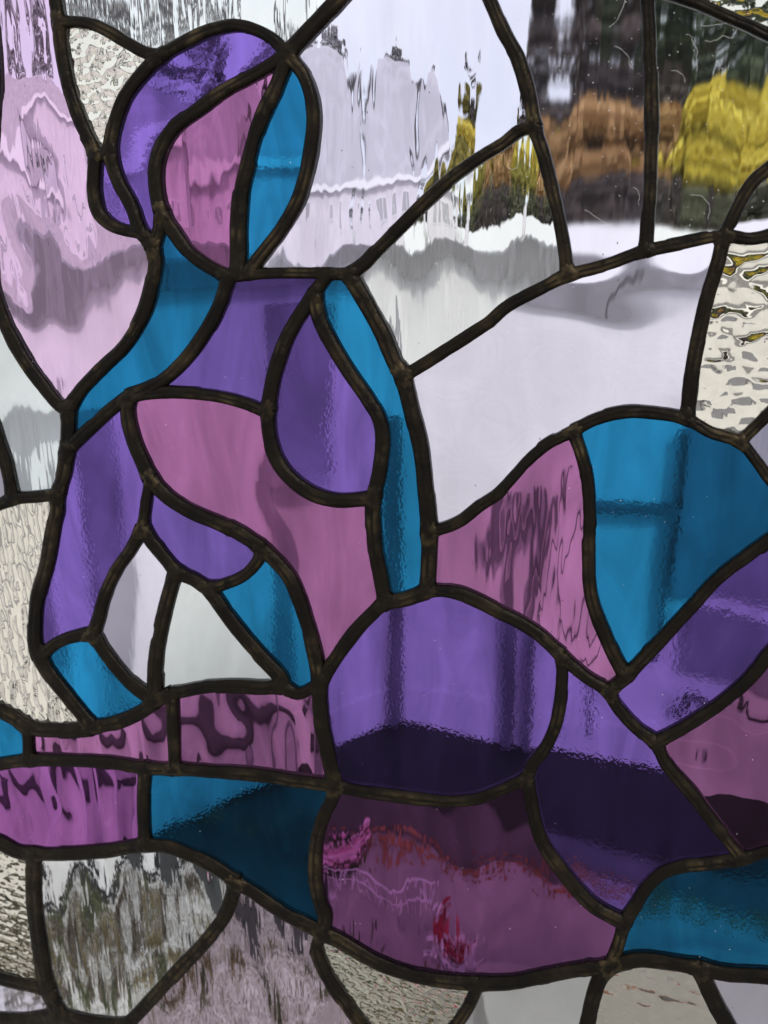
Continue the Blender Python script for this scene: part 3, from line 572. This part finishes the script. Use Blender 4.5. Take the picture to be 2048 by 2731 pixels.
faces = [f for f in faces[1:] if f[0] * sgn > 0 or True]
def inside(p, loop):
    c = False; n = len(loop)
    for i in range(n):
        a, b = loop[i], loop[i-1]
        if (a.y > p[1]) != (b.y > p[1]) and p[0] < (b.x - a.x) * (p[1] - a.y) / (b.y - a.y) + a.x: c = not c
    return c
MATS = {}
used = set()
for fi, (area, loop) in enumerate(faces):
    best = None
    for pi_, pd in enumerate(PANES):
        if pi_ not in used and inside((pd[0] * 1.23448, pd[1] * 1.23448), loop): best = pi_; break
    if best is None:
        print('UNLABELLED FACE area %d near' % abs(area), tuple(round(sum(p[k] for p in loop) / len(loop) / 1.23448) for k in (0, 1)))
        pd = (0, 0, 'clear glass pane', CLEAR, 'calm', 1, 0)
        if abs(area) < 900: continue
    else:
        used.add(best); pd = PANES[best]
    if area < 0: loop = loop[::-1]
    n = len(loop); ins = []
    for k in range(n):                               # pull the edge 2 px into the lead
        d = (loop[(k+1) % n] - loop[k-1]); d = d.normalized() if d.length > 1e-6 else Vector((1, 0)); ins.append(loop[k] + Vector((-d.y, d.x)) * 2.0)
    W = [glassp(p.x, p.y) - PORG for p in ins]
    v = [(p.x, -.0015, p.z) for p in W] + [(p.x, .0015, p.z) for p in W]
    tri = geometry.tessellate_polygon([[Vector((p.x, p.y, 0)) for p in ins]])
    f = []
    for t in tri:
        a_, b_, c_ = t
        nn = (Vector(v[b_]) - Vector(v[a_])).cross(Vector(v[c_]) - Vector(v[a_])).y
        if nn > 0: a_, b_, c_ = a_, c_, b_           # front faces look towards -y
        f.append((a_, b_, c_)); f.append((a_ + n, c_ + n, b_ + n))
    cw = sum(v[k][0] * v[(k+1) % n][2] - v[(k+1) % n][0] * v[k][2] for k in range(n)) > 0
    for k in range(n):
        q = (k, (k+1) % n, (k+1) % n + n, k + n)
        f.append(q[::-1] if cw else q)
    o = mesh_obj('glass_pane', v, f, glass('glass ' + pd[2], pd[3], pd[4], fi + 3, pd[5], pd[6], (.30 if min(pd[3]) < .4 else .06)), PANEL)
    o['label'] = pd[2]
    o.data.materials.append(glass_back(pd[3]))       # relief on the room side only, the outer face is plain
    mi = [0] * len(f)
    for k in range(len(f)):
        if k >= 2 * len(tri) or k % 2: mi[k] = 1
    o.data.polygons.foreach_set('material_index', mi)
for k, pd in enumerate(PANES):
    if k not in used: print('PANE NOT FOUND', k, pd[:3])

# ---- the lead cames
PROF = [(-1, -.0016), (-.97, -.0026), (-.82, -.0034), (-.55, -.0041), (-.3, -.0044), (-.12, -.0041), (.1, -.0042), (.35, -.0045), (.62, -.0040), (.86, -.0032), (.98, -.0025), (1, -.0016),
        (1, .0016), (.93, .0036), (.5, .0045), (-.5, .0045), (-.93, .0036), (-1, .0016)]
def smoothstep(t): t = max(0, min(1, t)); return t * t * (3 - 2 * t)
for ei, (a, b, w_, pl) in enumerate(edges):
    v = []; f = []; wear_glint = []; m = len(pl); n = len(PROF); s = 0.0; stepl = stepr = 0.0
    ht = random.uniform(-.00015, .0002); run = [0.0]
    for i in range(1, m): run.append(run[-1] + (pl[i] - pl[i-1]).length)
    tot = run[-1]
    for i, p in enumerate(pl):
        d = pl[min(i+1, m-1)] - pl[max(i-1, 0)]; d = d.normalized(); nn = Vector((-d.y, d.x))
        q = Vector((p.x * .011, p.y * .011, ei * 1.7))
        dl = noise.noise(q * 1.0) * 1.8 + noise.noise(q * 4) * .8
        dr = noise.noise(q + Vector((9, 3, 0))) * 1.8 + noise.noise(q * 4 + Vector((5, 1, 0))) * .8
        if random.random() < .05: stepl = random.choice((0, 0, 1.6, -1.4, 2.4))
        if random.random() < .05: stepr = random.choice((0, 0, 1.6, -1.4, 2.4))
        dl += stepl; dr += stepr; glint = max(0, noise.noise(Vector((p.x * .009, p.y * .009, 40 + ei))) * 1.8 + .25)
        tf = min(run[i], tot - run[i]); fl = 3.0 * (1 - smoothstep(tf / 34.0))       # the leads widen a touch where they are soldered
        sh = noise.noise(q * 2.3 + Vector((1, 7, 0))) * .12
        for k, (u, y) in enumerate(PROF):
            hw = w_ / 2 + fl + (dr if u > 0 else dl)
            uu = u + (sh * (1 - abs(u)) if y < 0 else 0)
            c2 = p + nn * (uu * hw)
            g = glassp(c2.x, c2.y) - PORG
            yy = y
            if y < -.003: yy = y - ht + noise.noise(Vector((c2.x * .03, c2.y * .03, k * .35 + ei))) * .00045
            v.append((g.x, yy, g.z)); wear_glint.append(min(1, glint * {3: .5, 4: 1, 7: 1, 8: .6, 1: .35, 10: .35}.get(k, .08)))  # proud ridges carry the most of the painted bronze highlight
    for i in range(m - 1):
        for k in range(n):
            f.append((i*n+k, i*n+(k+1) % n, (i+1)*n+(k+1) % n, (i+1)*n+k))
    f.append(tuple(range(n))[::-1]); f.append(tuple((m-1)*n + k for k in range(n)))
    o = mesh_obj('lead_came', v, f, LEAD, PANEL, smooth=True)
    o.data.attributes.new('wear_glint', 'FLOAT', 'POINT').data.foreach_set('value', wear_glint)

# ---- solder joints: webbed dome where leads meet
inc = {}
for a, b, w_, pl in edges:
    for key, q in ((a, pl), (b, pl[::-1])):
        d = q[min(3, len(q)-1)] - q[0]; inc.setdefault(key, []).append((math.atan2(d.y, d.x), w_))
for key, lst in inc.items():
    if key.startswith('rim') or key in ('corner0', 'corner1', 'corner2', 'corner3') : 
        if key.startswith('rim'): pass
        else: continue
    c = Vector(JN[key]); wm = sum(w_ for _, w_ in lst) / len(lst)
    v = []; f = []; A = 40; rings = [(1, -.0021), (.92, -.0033), (.76, -.0041), (.5, -.0046), (.25, -.0049)]
    for r_, y in rings:
        for k in range(A):
            th = 2 * pi * k / A; rr = wm * .50
            for ang, ww in lst:
                dd = abs((th - ang + pi) % (2 * pi) - pi)
                # reach of the lead's own outline in this direction, cut off a little way along it
                if dd < 1.45: rr = max(rr, min(ww * .50 / max(sin(dd), .05), ww * (1.15 - .36 * dd)))
            rr *= 1 + .04 * noise.noise(Vector((cos(th) * 1.5 + c.x, sin(th) * 1.5 + c.y, 3)))
            q = c + Vector((cos(th), sin(th))) * rr * r_
            g = glassp(q.x, q.y) - PORG
            v.append((g.x, y + noise.noise(Vector((q.x * .07, q.y * .07, 2))) * .0007 * (1 if y < -.002 else 0), g.z))
    g = glassp(c.x, c.y) - PORG; v.append((g.x, -.0050, g.z)); ctr = len(v) - 1
    for j in range(len(rings) - 1):
        for k in range(A): f.append((j*A+k, (j+1)*A+k, (j+1)*A+(k+1) % A, j*A+(k+1) % A))
    for k in range(A): f.append(((len(rings)-1)*A+k, ctr, (len(rings)-1)*A+(k+1) % A))
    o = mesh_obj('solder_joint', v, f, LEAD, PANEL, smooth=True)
    sj = random.choice((.15, .3, .7, .9)); o.data.attributes.new('wear_glint', 'FLOAT', 'POINT').data.foreach_set('value', [sj if A <= k < 4 * A else .1 for k in range(len(v))])

# ---- dust and fibres caught on the glass
M_fib = mat('pale textile fibre', (.75, .73, .70), .8); rnd = random.Random(11)
FIB = [((1625, 75), 260), ((1870, 70), 220), ((1830, 95), 120), ((1790, 190), 60), ((1560, 560), 230), ((1600, 600), 130), ((1840, 520), 110), ((1690, 500), 60), ((1640, 125), 90), ((1880, 110), 90), ((1360, 450), 50)]
for (x, y), ln in FIB:
    an = rnd.uniform(-.4, .4); q = Vector((x, y)); pts = []
    for i in range(16):
        g_ = glassp(q.x, q.y); pts.append((g_.x, -.0021, g_.z)); an += rnd.gauss(0, .28); q = q + Vector((cos(an), sin(an))) * (ln / 16)
    MB().tube(pts, .000062, 5).obj('dust_fibre', M_fib, PANEL)
v = []; f = []
for i in range(420):
    x, y = rnd.uniform(0, 2048), rnd.uniform(0, 2731)
    if i < 200: x, y = rnd.uniform(1350, 2048), rnd.uniform(0, 640)
    g_ = glassp(x, y); s = rnd.uniform(.0001, .00028); k = len(v)
    for a_ in range(5): v.append((g_.x + s * cos(a_ * 1.257), -.00175, g_.z + s * sin(a_ * 1.257) * rnd.uniform(.6, 1.6)))
    v.append((g_.x, -.00195, g_.z)); f += [(k + a_, k + (a_ + 1) % 5, k + 5) for a_ in range(5)]
o = mesh_obj('dust_specks', [Vector(p) - PORG for p in v], f, M_fib, PANEL); o['kind'] = 'stuff'

v = []; f = []
for i in range(60):                                  # seeds and pits in the sheets
    x, y = rnd.uniform(0, 2048), rnd.uniform(0, 2731); g_ = glassp(x, y); s = rnd.uniform(.0003, .0006); k = len(v)
    for a_ in range(6): v.append((g_.x + s * .55 * cos(a_ * 1.047), -.00165, g_.z + s * sin(a_ * 1.047)))
    v.append((g_.x, -.00185, g_.z)); f += [(k + a_, k + (a_ + 1) % 6, k + 6) for a_ in range(6)]
o = mesh_obj('dirt_specks', [Vector(p) - PORG for p in v], f, mat('dark dirt', (.03, .025, .03), .8), PANEL); o['kind'] = 'stuff'
